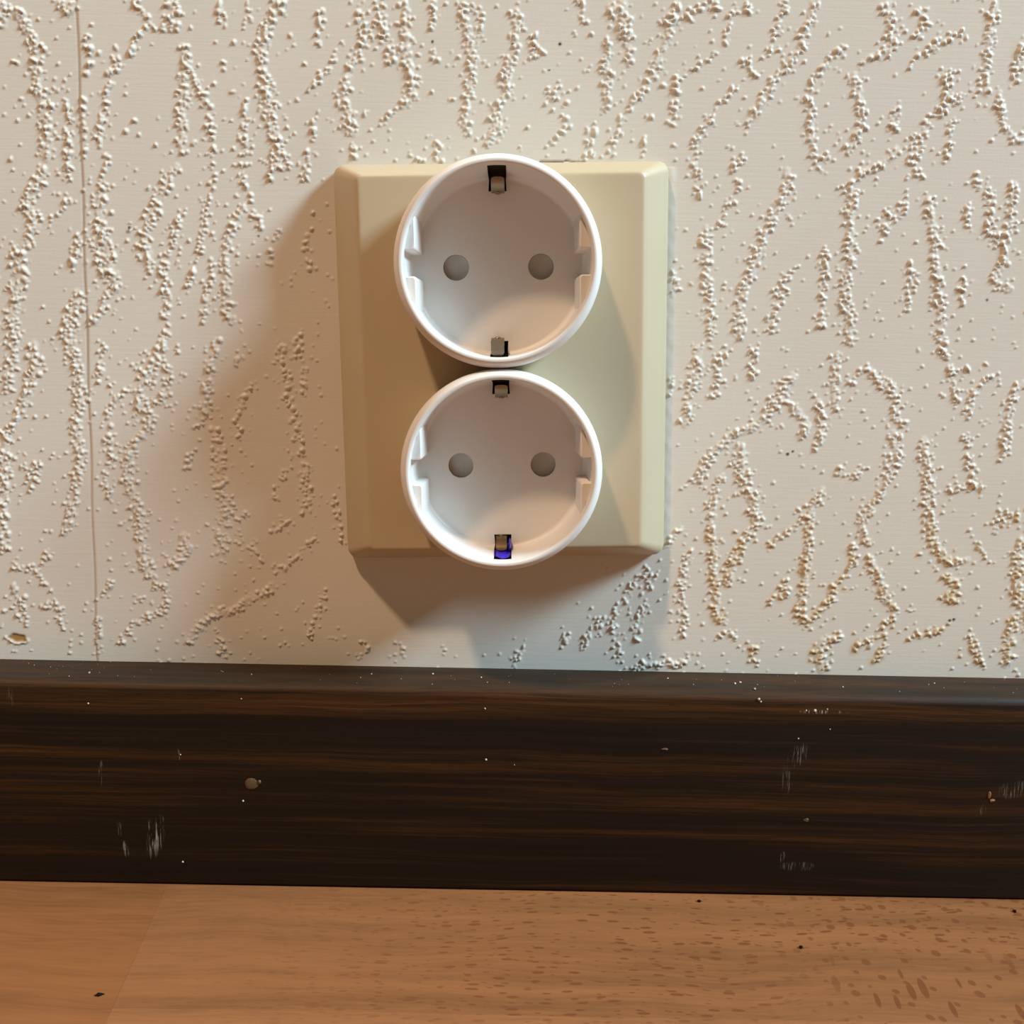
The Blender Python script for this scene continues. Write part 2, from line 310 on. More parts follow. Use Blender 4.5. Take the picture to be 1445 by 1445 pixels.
# ---------------------------------------------------------------- wall with relief wallpaper
STREAKS = """
1.38 5.8|-115.4,78.8 -113.1,77.4 -111.0,76.7 -110.1,74.1 -108.6,72.2 -107.6,69.9 -108.1,66.9 -107.9,63.8 -108.1,60.7 -107.0,56.9 -106.4,53.8 -106.4,50.7 -106.3,47.6 -107.1,45.1
1.55 5.8|-107.8,42.8 -109.7,39.6 -111.1,37.2 -111.9,34.8 -110.9,32.4 -110.6,30.0 -112.4,27.6 -113.8,25.1 -114.5,21.9 -114.6,18.6 -115.9,13.7 -116.9,8.7 -116.8,3.7 -117.0,0.4 -119.6,-8.1
1.38 5.2|-112.3,3.0 -112.4,-1.2 -112.2,-4.5 -114.2,-8.8 -116.2,-13.1 -117.7,-15.7 -119.9,-18.3 -121.2,-25.2 -121.8,-33.9 -122.7,-42.8 -122.6,-47.2
1.21 5.2|-115.3,79.6 -114.3,75.1 -115.1,73.9
0.69 3.2|-101.7,58.6 -101.1,55.5 -100.3,54.4 -100.8,52.4 -101.6,51.6 -101.4,49.2 -101.6,46.1 -102.0,43.7 -101.4,40.6
0.69 3.2|-96.2,72.4 -96.0,69.4 -95.7,66.4 -96.9,63.7
0.52 2.0|-97.5,59.7 -97.5,51.7 -97.4,47.8
0.86 3.5|-90.3,68.0 -89.5,66.9 -91.1,63.4 -91.9,60.3 -92.4,57.2 -93.3,54.1 -94.8,50.9 -94.4,48.6 -92.9,45.5 -92.7,42.3 -93.9,41.5 -94.9,38.3
1.21 4.6|-94.9,38.3 -95.1,33.6 -94.5,28.7 -93.9,25.5 -93.2,21.5 -92.5,18.2 -91.6,19.9
0.86 3.5|-97.1,27.9 -96.4,24.7 -94.9,20.6 -94.2,17.4
1.38 5.8|-91.7,17.4 -94.4,14.1 -96.2,10.8 -98.0,8.3
1.55 6.4|-101.4,15.1 -101.2,12.3 -103.0,9.0 -104.1,4.8 -105.7,6.0
0.69 2.9|-101.1,29.4 -100.5,26.2 -102.5,19.7
0.69 2.9|-101.6,37.4 -104.2,33.4 -106.8,31.7
1.38 7.0|-101.8,79.1 -98.6,78.7 -99.4,77.6 -101.0,77.6
0.69 4.6|-85.2,79.7 -83.4,78.0 -81.9,76.2 -82.3,74.2 -84.4,72.7
0.69 2.9|-84.4,72.7 -85.6,70.8 -86.2,68.8
0.52 2.9|-81.1,74.2 -77.9,74.6 -75.5,74.3
1.38 4.6|-76.9,80.0 -75.7,78.1 -77.3,76.6 -76.0,74.3
1.03 5.2|-74.3,70.6 -73.8,67.5 -74.6,63.7 -74.7,59.1 -75.2,54.4 -75.5,50.5 -75.3,47.4
1.38 4.6|-76.6,44.2 -78.3,42.6 -79.2,40.2 -80.9,37.8 -82.7,33.8 -84.6,28.9 -84.7,25.7 -84.0,21.7 -83.6,20.1
0.86 4.6|-73.8,66.8 -71.8,63.0 -70.3,60.0 -69.6,57.6
0.69 2.9|-68.4,57.7 -68.6,53.0 -68.2,49.9 -68.6,46.0 -68.4,42.0 -69.3,38.8 -70.2,35.6 -70.7,30.8 -71.3,27.6 -72.3,24.3 -75.0,17.0
1.03 4.1|-75.8,33.9 -77.9,29.1 -77.0,31.5 -78.9,25.8 -80.3,22.6 -80.0,17.7 -79.6,14.4 -80.6,9.4 -81.3,5.3
0.69 2.3|-68.9,23.6 -70.3,17.9 -70.9,12.9 -71.9,8.8
0.69 3.2|-60.1,59.4 -60.7,55.5 -61.1,50.0 -61.4,45.3 -61.5,42.2 -60.2,39.0 -59.5,36.6
1.03 4.6|-61.1,35.8 -62.9,32.6 -64.6,29.3 -65.5,26.9 -66.0,22.8 -65.8,18.0 -65.9,14.7 -66.3,11.4 -64.3,8.9
1.38 6.4|-52.1,80.8 -53.7,77.8 -54.9,75.5 -55.9,71.7 -56.6,69.4 -56.1,65.6 -55.7,61.0 -54.9,57.9 -54.7,54.1 -53.4,51.0 -52.7,47.1 -53.5,44.7 -54.9,42.3
0.69 3.5|-51.0,46.3 -50.6,44.0
1.03 4.1|-65.7,79.8 -65.4,77.6 -66.6,75.7
0.69 2.3|-59.0,79.9 -59.9,74.7
0.69 2.9|-42.5,79.5 -43.0,75.0 -43.4,71.2
0.86 3.5|-39.3,69.0 -41.3,65.9 -45.1,62.8 -45.9,61.5
0.52 2.9|-44.3,56.6 -45.2,52.7 -44.9,51.1
0.52 2.9|-46.1,48.0 -46.5,44.0 -47.0,40.9
0.86 3.5|-58.7,34.3 -57.9,31.1
0.69 1.7|-53.0,31.2 -54.7,26.3 -55.6,21.4
1.03 1.7|-45.5,34.5 -47.2,26.5 -45.6,21.6
1.21 5.8|-104.1,4.0 -102.7,-0.2 -102.0,-3.5 -101.7,-7.7 -101.6,-12.0 -103.5,-15.4 -102.8,-18.8 -102.1,-23.1 -102.8,-26.6 -103.4,-30.1 -104.8,-34.5 -105.9,-38.9 -107.0,-43.4
1.03 3.5|-111.2,-46.1 -112.3,-49.7 -114.1,-51.5 -115.1,-53.4
0.69 2.9|-121.1,-51.7 -117.6,-52.1 -115.0,-51.9
0.69 2.9|-114.2,-53.7 -113.1,-55.5 -111.8,-56.9
0.69 2.9|-95.7,3.3 -96.3,-0.9 -97.4,-6.8
0.86 3.5|-90.3,-7.5 -92.9,-9.2 -94.8,-12.7 -94.9,-16.1 -95.2,-21.3 -95.0,-24.7 -96.5,-30.8 -95.0,-35.2
1.55 6.4|-81.3,4.4 -84.1,-0.6 -85.9,-4.0 -87.8,-8.3 -87.1,-11.7 -84.6,-14.2 -86.4,-17.6 -89.1,-20.3 -90.6,-23.8 -91.1,-27.2 -91.0,-31.6 -89.7,-34.2 -88.6,-37.7 -88.7,-42.1 -88.5,-47.4 -87.8,-51.0 -86.7,-53.7
1.21 4.1|-82.3,1.1 -79.9,-3.1 -81.0,-8.2 -83.6,-10.8
0.69 2.9|-86.2,-54.6 -84.5,-56.4 -82.7,-55.4
0.69 3.5|-88.1,-58.2 -90.8,-61.0
1.03 3.5|-81.9,-57.2 -83.8,-60.9 -84.8,-63.6 -89.2,-63.7 -92.0,-66.5 -95.7,-71.2
1.38 5.2|-77.9,-42.8 -77.1,-46.3 -78.9,-48.2 -80.8,-50.9
1.03 4.6|-68.7,4.7 -69.6,-0.3 -70.6,-5.4 -71.7,-10.5 -71.8,-13.9
0.69 2.9|-75.3,-16.6 -71.8,-15.3
1.38 5.2|-70.1,-16.5 -69.3,-19.0 -68.6,-22.5 -68.7,-27.7 -68.0,-32.0 -67.2,-35.5 -68.2,-39.9 -68.4,-47.1
0.69 2.3|-62.0,1.5 -64.6,-1.1
0.86 2.9|-59.6,-5.2 -62.2,-7.8 -64.1,-14.6 -63.3,-18.9
1.03 3.5|-54.3,4.1 -52.7,-0.0 -51.9,-5.0 -51.2,-10.1 -49.5,-15.2 -48.8,-22.1 -48.0,-26.4 -47.5,-31.6 -48.1,-36.0
0.69 2.3|-74.6,-21.7 -76.4,-24.3 -77.3,-27.0
0.86 2.9|-64.8,-41.6 -63.1,-45.2 -60.5,-46.9 -58.8,-48.7
0.86 2.3|-46.5,-43.1 -48.3,-45.8 -50.0,-48.5 -53.6,-50.3 -56.2,-52.2
1.38 4.6|-56.3,-54.9 -58.1,-57.6 -62.5,-58.6 -65.3,-61.4 -69.7,-62.4 -73.3,-64.3 -76.0,-67.1 -77.9,-69.9
0.86 2.3|-52.3,-25.6 -55.0,-30.9 -55.9,-33.5
0.86 2.3|-52.5,-38.7 -55.2,-41.5 -56.4,-40.1
1.03 2.9|-69.9,-68.8 -68.2,-73.4 -70.8,-71.6
0.69 2.3|-43.1,-55.5 -44.9,-61.0 -47.7,-68.4
1.03 3.5|-120.6,-57.1 -119.7,-57.0 -119.0,-60.7 -118.5,-67.0
0.69 3.5|-123.6,-62.6 -121.8,-63.1
0.86 3.5|-114.7,-61.5 -110.2,-60.5 -109.6,-65.9 -108.8,-67.8
0.86 3.5|-99.8,-63.9 -100.1,-69.4 -100.8,-73.1
0.86 3.5|-97.6,-54.8 -95.9,-55.7 -98.6,-57.5
0.69 1.7|-62.0,-36.3 -63.8,-39.0 -67.3,-38.2
1.03 4.1|-116.9,-26.0 -114.5,-28.6 -113.5,-32.0 -115.5,-31.2 -112.6,-25.1
1.38 4.1|-32.8,79.7 -33.6,77.4 -34.5,74.4 -32.1,73.7 -33.7,71.4 -35.3,68.3 -36.1,66.8
1.38 5.2|-37.0,64.5 -37.5,62.9 -37.8,60.6 -37.3,58.3 -36.2,56.0 -37.8,54.4 -37.0,52.9 -35.4,52.1
0.52 3.5|-35.9,49.8 -34.6,46.6 -34.3,45.1
1.03 4.1|-29.3,80.5 -29.1,77.5 -29.6,76.0 -28.8,73.0
0.86 4.6|-27.2,71.5 -26.7,70.0 -26.1,68.5
1.21 5.2|-24.0,80.6 -23.5,78.4 -24.0,75.4 -23.2,73.1 -24.0,70.8 -23.5,69.3 -22.7,67.0 -22.0,64.7 -22.4,62.4 -21.5,60.9 -23.2,60.1 -24.3,58.5
1.03 4.1|-25.6,57.3 -28.0,56.1 -28.9,53.8
0.69 3.5|-17.9,80.7 -16.8,79.7 -17.9,77.0 -17.9,75.8
1.03 5.2|-10.9,80.9 -10.4,78.6 -10.3,76.4 -9.5,74.1 -9.2,71.9 -8.6,70.4 -7.8,68.8 -8.6,65.8 -8.9,62.7 -9.6,58.8 -10.1,56.5 -9.6,54.5 -8.9,52.9
0.86 4.1|-8.8,80.9 -8.0,78.7
0.52 2.9|-6.4,79.5 -6.8,76.0 -6.3,72.7
1.03 5.8|1.3,79.6 1.7,76.6 1.3,73.6 1.5,71.3 0.3,68.2 -0.5,65.9 -0.9,63.6 0.4,62.9 -2.0,60.5 -2.8,58.2 -3.6,56.6 -2.7,54.3 -4.0,52.7 -4.3,50.4
0.69 3.5|-15.8,50.1 -16.1,47.8 -15.7,45.9
0.69 2.3|5.8,75.2 5.0,72.9 7.2,71.1 5.4,69.1
0.69 4.1|15.7,82.2 16.4,79.9 17.0,77.7
0.86 2.3|9.3,63.8 9.0,62.3 10.2,60.0 11.7,63.9
1.55 5.8|22.5,80.8 24.9,80.1 26.6,77.9 25.9,76.3 27.6,74.1 25.1,75.6 25.7,81.6
0.86 5.2|21.6,73.2 22.8,71.4 22.1,68.7 22.6,65.6 22.3,62.5 22.7,60.2 22.5,58.7
0.86 5.2|26.8,73.0 27.7,71.1 27.0,68.8
1.03 2.3|20.9,56.3 19.4,54.0 18.7,50.8 18.8,47.7
1.03 2.3|13.5,57.7 12.8,53.8 9.6,50.7 8.9,49.1
1.03 4.6|37.7,81.8 37.0,78.8 36.4,75.8 34.9,72.0 33.5,68.9 32.8,65.8 30.5,62.7 28.9,60.4 27.4,58.0 25.9,55.7
0.86 2.9|24.8,54.1 24.4,50.9 24.1,48.6
0.69 3.5|38.4,66.7 38.6,62.9 38.0,59.0 37.3,55.9
0.52 2.3|32.0,53.4 31.0,48.7
1.03 3.5|38.7,78.9 42.6,81.2 46.5,82.0 47.4,81.0
0.86 3.5|49.4,73.8 50.0,77.6
0.86 3.5|62.5,83.1 61.1,79.3 60.5,76.3 59.6,73.2 58.4,70.9
1.03 4.6|68.9,83.2 68.3,80.2 67.0,76.4 66.4,73.4 64.1,70.3 62.7,67.9 60.4,65.6
1.03 4.6|60.4,65.6 59.0,62.5 57.5,60.2 55.3,56.2
0.69 3.5|52.8,70.8 55.3,68.6 56.6,66.3
0.86 3.5|76.9,73.6 73.7,72.0 72.3,69.7 70.1,66.6 68.8,61.9
0.86 4.6|68.8,61.9 69.9,57.3 70.3,51.8 71.3,49.2 74.6,49.3
1.03 4.6|85.0,82.8 86.1,79.0 86.4,76.0 88.2,73.8 86.6,72.7 82.7,71.4 80.4,69.8
1.03 5.8|78.9,67.5 79.7,64.4 81.1,59.8 81.7,56.8 80.8,53.6 79.4,50.9
1.03 4.1|93.3,79.9 94.3,77.7 92.0,76.1
0.69 3.5|103.2,77.1 99.3,75.5 96.2,73.9 94.0,71.6 91.7,70.0
1.03 5.2|109.8,83.3 109.4,79.5 109.1,75.0 109.1,71.2 109.0,67.3 109.4,63.5
0.86 3.5|116.3,75.1 116.1,69.0 117.3,66.0
0.86 5.2|112.5,64.3 113.3,59.7 114.6,56.6 116.8,54.3 118.5,53.6
1.38 4.1|101.5,69.5 100.2,65.6 101.3,62.6 99.1,59.4 96.8,57.8 95.4,55.5 94.4,51.5 94.1,47.6 96.3,45.3
1.03 3.5|106.0,64.2 103.0,61.8 100.0,59.4
0.69 4.1|101.8,57.1 102.2,53.3 101.7,49.3
1.03 3.5|90.0,61.6 88.7,56.9 88.9,54.6
1.21 6.4|90.0,51.5 88.6,49.1 86.2,47.4 82.2,45.8 79.9,43.4 80.2,40.2 80.5,35.4 80.9,30.6 81.3,25.7 80.3,20.8 81.2,15.9 82.4,11.0 82.7,6.8
1.03 5.2|98.4,40.6 99.6,35.8 100.5,31.0 101.3,26.1 102.6,21.3 103.3,16.4 103.8,11.4 104.3,7.3
1.03 2.3|93.2,42.8 92.0,37.2 89.0,34.0 87.6,30.7
1.21 5.2|64.9,46.2 65.9,43.9 63.7,39.1 62.3,35.1 60.8,31.8 59.4,27.7 58.1,22.0 56.6,18.7 56.0,14.6 55.9,10.5 56.4,7.2
1.38 4.1|68.9,23.9 65.7,21.4 65.1,17.3 63.7,12.3 63.1,9.0
0.86 4.1|75.2,28.9 74.7,24.0 76.1,20.8 75.3,15.8 75.6,10.9
0.86 5.2|46.6,33.1 47.4,28.3 47.6,23.5 48.2,18.6 49.0,13.6 49.1,7.8
0.86 3.5|52.4,63.9 48.5,60.7 47.0,57.6 44.7,55.2 43.2,52.1 43.4,48.2 44.4,43.5 44.6,40.3
0.86 3.5|54.8,49.2 52.5,46.8 51.8,45.2
0.69 2.9|54.4,42.9 52.2,38.1 50.0,32.4
0.86 2.9|108.6,46.3 109.8,42.4
0.86 3.5|107.5,39.9 107.5,34.3
1.03 4.1|112.9,44.0 112.6,39.2 114.0,32.9 115.2,29.7
1.03 4.6|117.9,44.1 118.0,34.5 117.2,26.5 115.0,22.3 120.3,20.0
0.86 3.5|96.3,26.0 96.0,19.5 95.6,14.6
0.52 2.9|108.1,24.6 108.9,16.5
1.03 2.3|39.3,66.0 42.4,68.3 47.1,71.5
1.38 3.5|88.6,38.8 88.3,32.4
1.03 2.9|49.9,79.8 54.6,81.4
0.86 2.9|91.6,80.7 94.7,82.2
1.21 4.6|46.4,5.3 46.6,0.3 45.2,-4.8 44.5,-9.1 44.4,-13.3
1.03 4.1|52.3,5.4 51.0,-1.3 51.2,-6.4
1.03 3.5|59.9,5.6 59.5,-1.2
1.55 5.2|69.7,-1.0 67.3,-4.4 65.8,-7.8
1.03 4.6|68.3,-6.9 71.1,-9.4 73.9,-12.8 72.4,-16.2
1.38 5.8|65.8,-7.8 63.5,-11.3 60.2,-13.9 55.2,-15.7 51.9,-19.2 50.3,-21.8 48.7,-23.6 48.0,-27.1
1.38 6.4|57.9,-18.2 58.4,-21.7 59.2,-26.9 61.2,-30.3 62.3,-34.7 63.3,-37.3 60.9,-40.1 59.3,-43.6 57.8,-47.2 56.7,-50.0 56.3,-52.7
0.86 5.8|54.0,-25.2 52.5,-29.6 51.8,-34.0 51.7,-39.3 52.7,-44.7 53.2,-50.0 53.8,-55.4 54.1,-60.9 56.9,-62.7
0.86 4.6|76.0,-6.8 77.2,-11.0 77.5,-16.1 76.0,-18.7
1.03 5.2|79.5,4.3 79.5,-0.8 79.4,-5.8 80.4,-8.4
0.86 2.9|87.3,1.9 85.0,-0.7 83.4,-2.4
1.03 5.2|87.4,1.1 90.1,-1.4 93.7,-3.9 94.9,-7.2 94.3,-10.7 97.0,-12.3
1.21 5.2|94.6,-14.1 95.9,-19.2 95.3,-22.7 93.8,-26.2 92.4,-29.7 90.1,-33.3 88.6,-36.8 89.7,-40.4 91.3,-42.1
0.86 3.5|87.2,-42.2 87.6,-46.7 85.2,-50.3 82.8,-53.1
1.03 5.2|78.4,-28.3 76.1,-32.7 75.5,-36.2 76.1,-40.6 75.8,-46.0 75.6,-51.4 75.0,-55.0 75.3,-59.6
0.86 2.9|72.2,-38.9 67.9,-40.8 66.3,-43.5
1.03 4.1|89.2,-22.8 87.7,-25.4 83.3,-24.7 81.5,-23.0
1.03 5.2|91.0,-44.8 93.9,-49.2 95.1,-52.8 96.3,-56.4 99.1,-58.2 97.6,-61.9
1.03 4.1|83.7,-53.0 82.2,-56.7 78.9,-60.4 77.2,-62.3 75.3,-60.1
1.55 5.2|85.5,-65.8 81.1,-66.8 80.5,-71.4 81.6,-74.2
1.21 4.1|90.1,-67.5 95.2,-65.6 96.7,-61.9
0.69 4.1|103.9,6.4 106.7,3.1 108.1,-1.9 109.4,-6.9
0.52 3.5|107.7,1.5 111.2,1.0
0.69 4.6|117.2,-0.0 114.1,-2.6 112.6,-5.2 112.8,-10.3
0.86 4.1|112.1,-13.7 114.3,-22.3 115.5,-26.6
0.69 4.1|109.6,-28.5 113.0,-27.6 117.4,-27.5
1.21 6.4|102.4,-15.6 102.9,-20.8 104.7,-27.7 104.8,-33.0 105.6,-37.4 107.4,-41.8 109.3,-44.4 112.1,-46.2 115.6,-45.2
1.03 4.6|109.8,-49.8 113.4,-50.6 113.0,-56.1 110.2,-54.3
0.86 2.9|117.8,-41.6 120.8,-45.1
1.03 4.6|124.2,-1.6 122.2,-6.7 121.8,-11.8 122.5,-18.7 121.9,-20.4
0.86 4.1|123.3,-35.3 121.9,-38.0 122.2,-32.7 127.6,-34.3
1.21 5.8|128.1,-39.6 127.8,-45.0 128.6,-52.2 130.0,-57.6
1.03 4.1|118.2,-63.3 119.6,-68.8 121.7,-72.4
1.21 4.6|128.4,-59.4 128.1,-64.9 127.9,-72.3
1.03 3.5|102.3,-65.4 105.8,-64.4 111.1,-63.4
1.03 4.1|63.4,-68.0 64.6,-72.6
0.86 3.5|97.2,-67.4 94.9,-72.0
0.86 7.5|34.3,-74.5 39.6,-73.3 44.1,-73.6 47.6,-72.4
1.03 3.5|25.8,-61.4 22.4,-66.1 20.8,-69.8
1.03 4.1|29.2,-57.7 28.5,-63.2 29.6,-68.7 30.7,-73.3
0.86 3.5|36.8,-48.6 32.6,-54.0 31.0,-57.7
0.86 4.6|38.4,-44.6 40.0,-43.1 41.7,-41.3 44.2,-38.6
0.86 2.9|17.1,-65.3 15.4,-69.9
0.86 2.9|6.5,-69.2 3.9,-73.8
0.86 3.5|47.0,-43.0 45.5,-48.4 44.9,-53.8 46.7,-61.0 46.4,-66.5
1.03 3.5|37.7,-50.3 35.5,-59.4 34.0,-66.8
0.86 5.2|38.9,21.3 39.6,23.0 40.6,20.1 39.6,17.1
0.52 5.2|39.5,-4.1 40.4,-2.0 40.1,-6.6
1.03 2.3|-36.1,-68.2 -32.6,-70.9 -35.3,-73.7
0.86 2.3|-25.5,-68.9 -23.7,-72.5
0.69 2.3|-41.1,-32.4 -39.8,-37.6 -39.5,-43.8
0.86 2.0|-49.2,6.7 -48.5,-1.6 -47.7,-8.3
0.52 4.1|55.5,-22.6 57.1,-20.0
0.86 2.9|-22.3,46.9 -19.0,46.2
0.69 4.1|54.4,-66.4 57.9,-64.5 59.8,-67.2
1.03 2.9|66.3,-57.0 70.6,-55.1 71.2,-50.6
"""
DOTS = "-102.9,66.2 -88.2,29.7 -93.5,68.7 -113.0,66.5 -92.2,33.6 -49.8,73.3 -43.3,75.7 -72.3,49.8 -76.2,54.4 -86.0,54.2 -88.1,51.8 -81.3,48.9 -85.1,51.1 -62.7,71.6 -56.4,64.1 -65.1,65.7 -65.2,67.3 -63.3,60.9 -59.2,68.1 -53.3,54.9 -50.9,53.4 -46.6,67.3 -28.0,69.5 -17.5,69.1 -25.6,72.3 -22.4,61.7 -17.5,61.8 -12.6,60.3 -16.2,68.7 18.7,75.0 21.3,69.4 23.8,66.4 12.4,63.1 13.5,60.1 15.8,63.3 8.6,59.7 10.3,58.4 4.6,54.5 33.1,57.3 35.3,64.3 -68.8,29.3 -88.8,27.3 -107.5,63.1 -111.8,58.4 -112.9,53.7 -115.1,45.1"
PHI = 0.0312


def build_wall():
    rng = random.Random(7)
    STEP = 0.29
    x0, x1, z0, z1 = -205.0, 205.0, -80.0, 145.0
    xs = np.arange(x0, x1 + STEP, STEP); zs = np.arange(z0, z1 + STEP, STEP)
    nx, nz = len(xs), len(zs)
    H = np.zeros((nz, nx)); R = np.zeros((nz, nx, 3))
    cp, sp = math.cos(PHI), math.sin(PHI)

    def in_plate(x, z, grow):
        u, w = cp * x + sp * z, -sp * x + cp * z
        return abs(u) < 38.6 + grow and abs(w) < 46.1 + grow

    def bare(x, z):     # smooth filler right under the plate and beside it
        if in_plate(x, z, 0.9): return True
        if z < -47 and -38 < x < 19 and z > -69 + 0.35 * max(0, x) and rng.random() < 0.93: return True
        if 38 < x < 43 and abs(z) < 40 and rng.random() < 0.55: return True
        return False

    def stamp(x, z, rx, rz, ang, hb, stain=0.0, base=0.0):
        rr = max(rx, rz)
        i0, i1 = int((x - rr - x0) / STEP), int((x + rr - x0) / STEP) + 2
        j0, j1 = int((z - rr - z0) / STEP), int((z + rr - z0) / STEP) + 2
        i0, j0 = max(i0, 0), max(j0, 0); i1, j1 = min(i1, nx), min(j1, nz)
        if i0 >= i1 or j0 >= j1: return
        dx = xs[None, i0:i1] - x; dz = zs[j0:j1, None] - z
        c, s = math.cos(ang), math.sin(ang)
        u = (dx * c + dz * s) / rx; w = (dz * c - dx * s) / rz
        d = np.clip(1 - u * u - w * w, 0, None)
        b = hb * d ** 0.58
        P = H[j0:j1, i0:i1]
        H[j0:j1, i0:i1] = np.maximum(P, b) + 0.25 * np.minimum(P, b)
        if stain:
            r2 = rx * 2.1
            i0, i1 = max(int((x - r2 - x0) / STEP), 0), min(int((x + r2 - x0) / STEP) + 2, nx)
            j0, j1 = max(int((z - r2 - z0) / STEP), 0), min(int((z + r2 - z0) / STEP) + 2, nz)
            dx = xs[None, i0:i1] - x + 0.25; dz = zs[j0:j1, None] - z + 0.25
            k = np.clip(1 - (dx * dx + dz * dz) / (r2 * r2), 0, 1) * stain
            R[j0:j1, i0:i1, 0] = np.minimum(1, R[j0:j1, i0:i1, 0] + k)

    cells = {}

    def crowded(x, z, r):
        i, j = int(x // 1.5), int(z // 1.5)
        for a in (i - 1, i, i + 1):
            for b in (j - 1, j, j + 1):
                for (px, pz, pr) in cells.get((a, b), ()):
                    if (px - x) ** 2 + (pz - z) ** 2 < (0.80 * (pr + r)) ** 2: return True
        return False

    def blob(x, z, big):
        if bare(x, z): return False
        r = rng.uniform(0.36, 0.60) * big * (1.12 if x < -20 and z > -20 else 1.0)
        if crowded(x, z, r) and rng.random() < 0.90: return False
        cells.setdefault((int(x // 1.5), int(z // 1.5)), []).append((x, z, r))
        hb = rng.uniform(0.27, 0.51) * big
        stain = 0.0
        if z < -20 and x > 48 and rng.random() < 0.6: stain = 0.8 * min(1, (-20 - z) / 30)
        elif rng.random() < 0.03: stain = 0.4
        if rng.random() < 0.22:                              # some beads are drawn out into short worms
            stamp(x, z, r * rng.uniform(1.2, 1.8), r * rng.uniform(0.6, 0.85), rng.choice((rng.gauss(1.57, 0.5), rng.gauss(-0.5, 0.4))), hb * 0.95, stain)
        else: stamp(x, z, r, r * rng.uniform(0.65, 1.0), rng.uniform(0, 3.14), hb, stain)

    def streak(pts, w, dens):
        for (ax, az), (bx, bz) in zip(pts, pts[1:]):
            L = math.hypot(bx - ax, bz - az)
            n = dens * L * 1.0
            n = int(n) + (rng.random() < n - int(n))
            for _ in range(n):
                t = rng.random()
                o = (rng.random() + rng.random() - 1) * 1.55 * w
                x = ax + (bx - ax) * t + o * max(0.4, abs(bz - az) / L)
                z = az + (bz - az) * t + rng.gauss(0, 0.4) + (o * 0.5 if abs(bx - ax) > abs(bz - az) else 0)
                blob(x, z, min(1.22, math.exp(rng.gauss(-0.04, 0.24))))
                if rng.random() < 0.16: blob(x + rng.gauss(0, 2.2) * w, z + rng.gauss(0, 2.0), rng.uniform(0.5, 0.85))
            if dens > 4.5:                                   # thick streaks sit on a low swelling
                for k in range(int(L / 0.6) + 1):
                    t = k * 0.6 / max(L, 0.6)
                    x, z = ax + (bx - ax) * t, az + (bz - az) * t
                    if not bare(x, z): stamp(x + rng.gauss(0, 0.25), z, w * 0.7, w * 0.7, 0, 0.10)

    for line in STREAKS.strip().split('\n'):
        head, body = line.split('|')
        w, dens = map(float, head.split())
        pts = [tuple(map(float, s.split(','))) for s in body.split()]
        streak(pts, w, dens)
    for s in DOTS.split():
        x, z = map(float, s.split(','))
        blob(x, z, 1.05)
    # the pattern goes on beyond the picture
    for _ in range(620):
        x, z = rng.uniform(x0, x1), rng.uniform(z0, z1)
        n = rng.randint(2, 6); pts = [(x, z)]
        for k in range(n):
            x += rng.gauss(-0.5, 1.6); z -= rng.uniform(2, 5); pts.append((x, z))
        if all(-118 - 0.05 * q[1] < q[0] < 120 and q[1] < 80 for q in pts): continue
        if any(-124 < q[0] < 131 and q[1] < 83 for q in pts): continue
        streak(pts, rng.uniform(0.6, 1.4), rng.uniform(2.5, 6))
    for _ in range(2900):                                   # lone dots all over
        x, z = rng.uniform(x0, x1), rng.uniform(z0, z1)
        if bare(x, z): continue
        r = rng.uniform(0.24, 0.46)
        stamp(x, z, r, r * rng.uniform(0.75, 1), rng.uniform(0, 3), rng.uniform(0.14, 0.34))
    # paper seam: the right sheet overlaps the left one
    X, Z = np.meshgrid(xs, zs)
    seam = -99.1 + 0.0183 * (Z - 10) + 0.12 * np.sin(Z * 0.21)
    d = X - seam
    H += 0.16 * np.exp(-np.clip(d, 0, None) / 6.0) * (1 / (1 + np.exp(-d / 0.09)))
    H -= 0.07 * np.exp(-(d + 0.25) ** 2 / 0.05)
    R[..., 1] = np.maximum(R[..., 1], 0.22 * np.exp(-(d + 0.25) ** 2 / 0.045))
    # torn chip with bare ochre plaster, lifted paper along its lower rim
    u = (X + 120.6) / 2.15; w = (Z + 69.9 - 0.10 * (X + 120.6) * -1) / 1.05
    rad = np.sqrt(u * u + w * w) + 0.10 * np.sin(np.arctan2(w, u) * 5 + 1.0)
    ins = 1 / (1 + np.exp((rad - 1) * 18))
    H = H * (1 - ins) - 0.28 * ins
    R[..., 2] = ins
    rim = np.exp(-((rad - 1.22) / 0.16) ** 2) * (w < 0.15)
    H += 0.45 * rim * (0.7 + 0.3 * np.sin(X * 4))
    # old caulk ridge along the right side of the plate, crack in the paint above it
    U = cp * X + sp * Z; W = -sp * X + cp * Z
    ridge = np.exp(-((U - 39.6) / 0.8) ** 2) * (np.abs(W) < 45) * (0.6 + 0.4 * np.sin(W * 0.4) * np.sin(W * 1.1 + 1))
    H += 0.16 * ridge
    cz = 46.95 + 0.45 * np.sin((X - 8) * 0.55) * np.clip((X - 10) / 6, 0, 1) + 0.35 * (X > 13.2)
    crack = np.exp(-((Z - cz) / 0.16) ** 2) * ((X > 7.5) & (X < 18.0))
    H -= 0.35 * crack
    R[..., 1] = np.maximum(R[..., 1], 0.75 * crack)
    for (x, z, r) in SPECKS:
        k = np.clip(1.4 - 1.4 * ((X - x) ** 2 + (Z - z) ** 2) / (r * r), 0, 1)
        R[..., 1] = np.maximum(R[..., 1], k)
    H[(np.abs(U) < 38.4) & (np.abs(W) < 45.9)] = 0.0

    fade = np.clip(np.minimum.reduce([X - x0, x1 - X, z1 - Z]) / 4.0, 0, 1)
    H *= fade

    # coarse margin around the fine field, one grid
    gx = np.concatenate([[-700, -450, -300, -225], xs, [225, 300, 450, 700]])
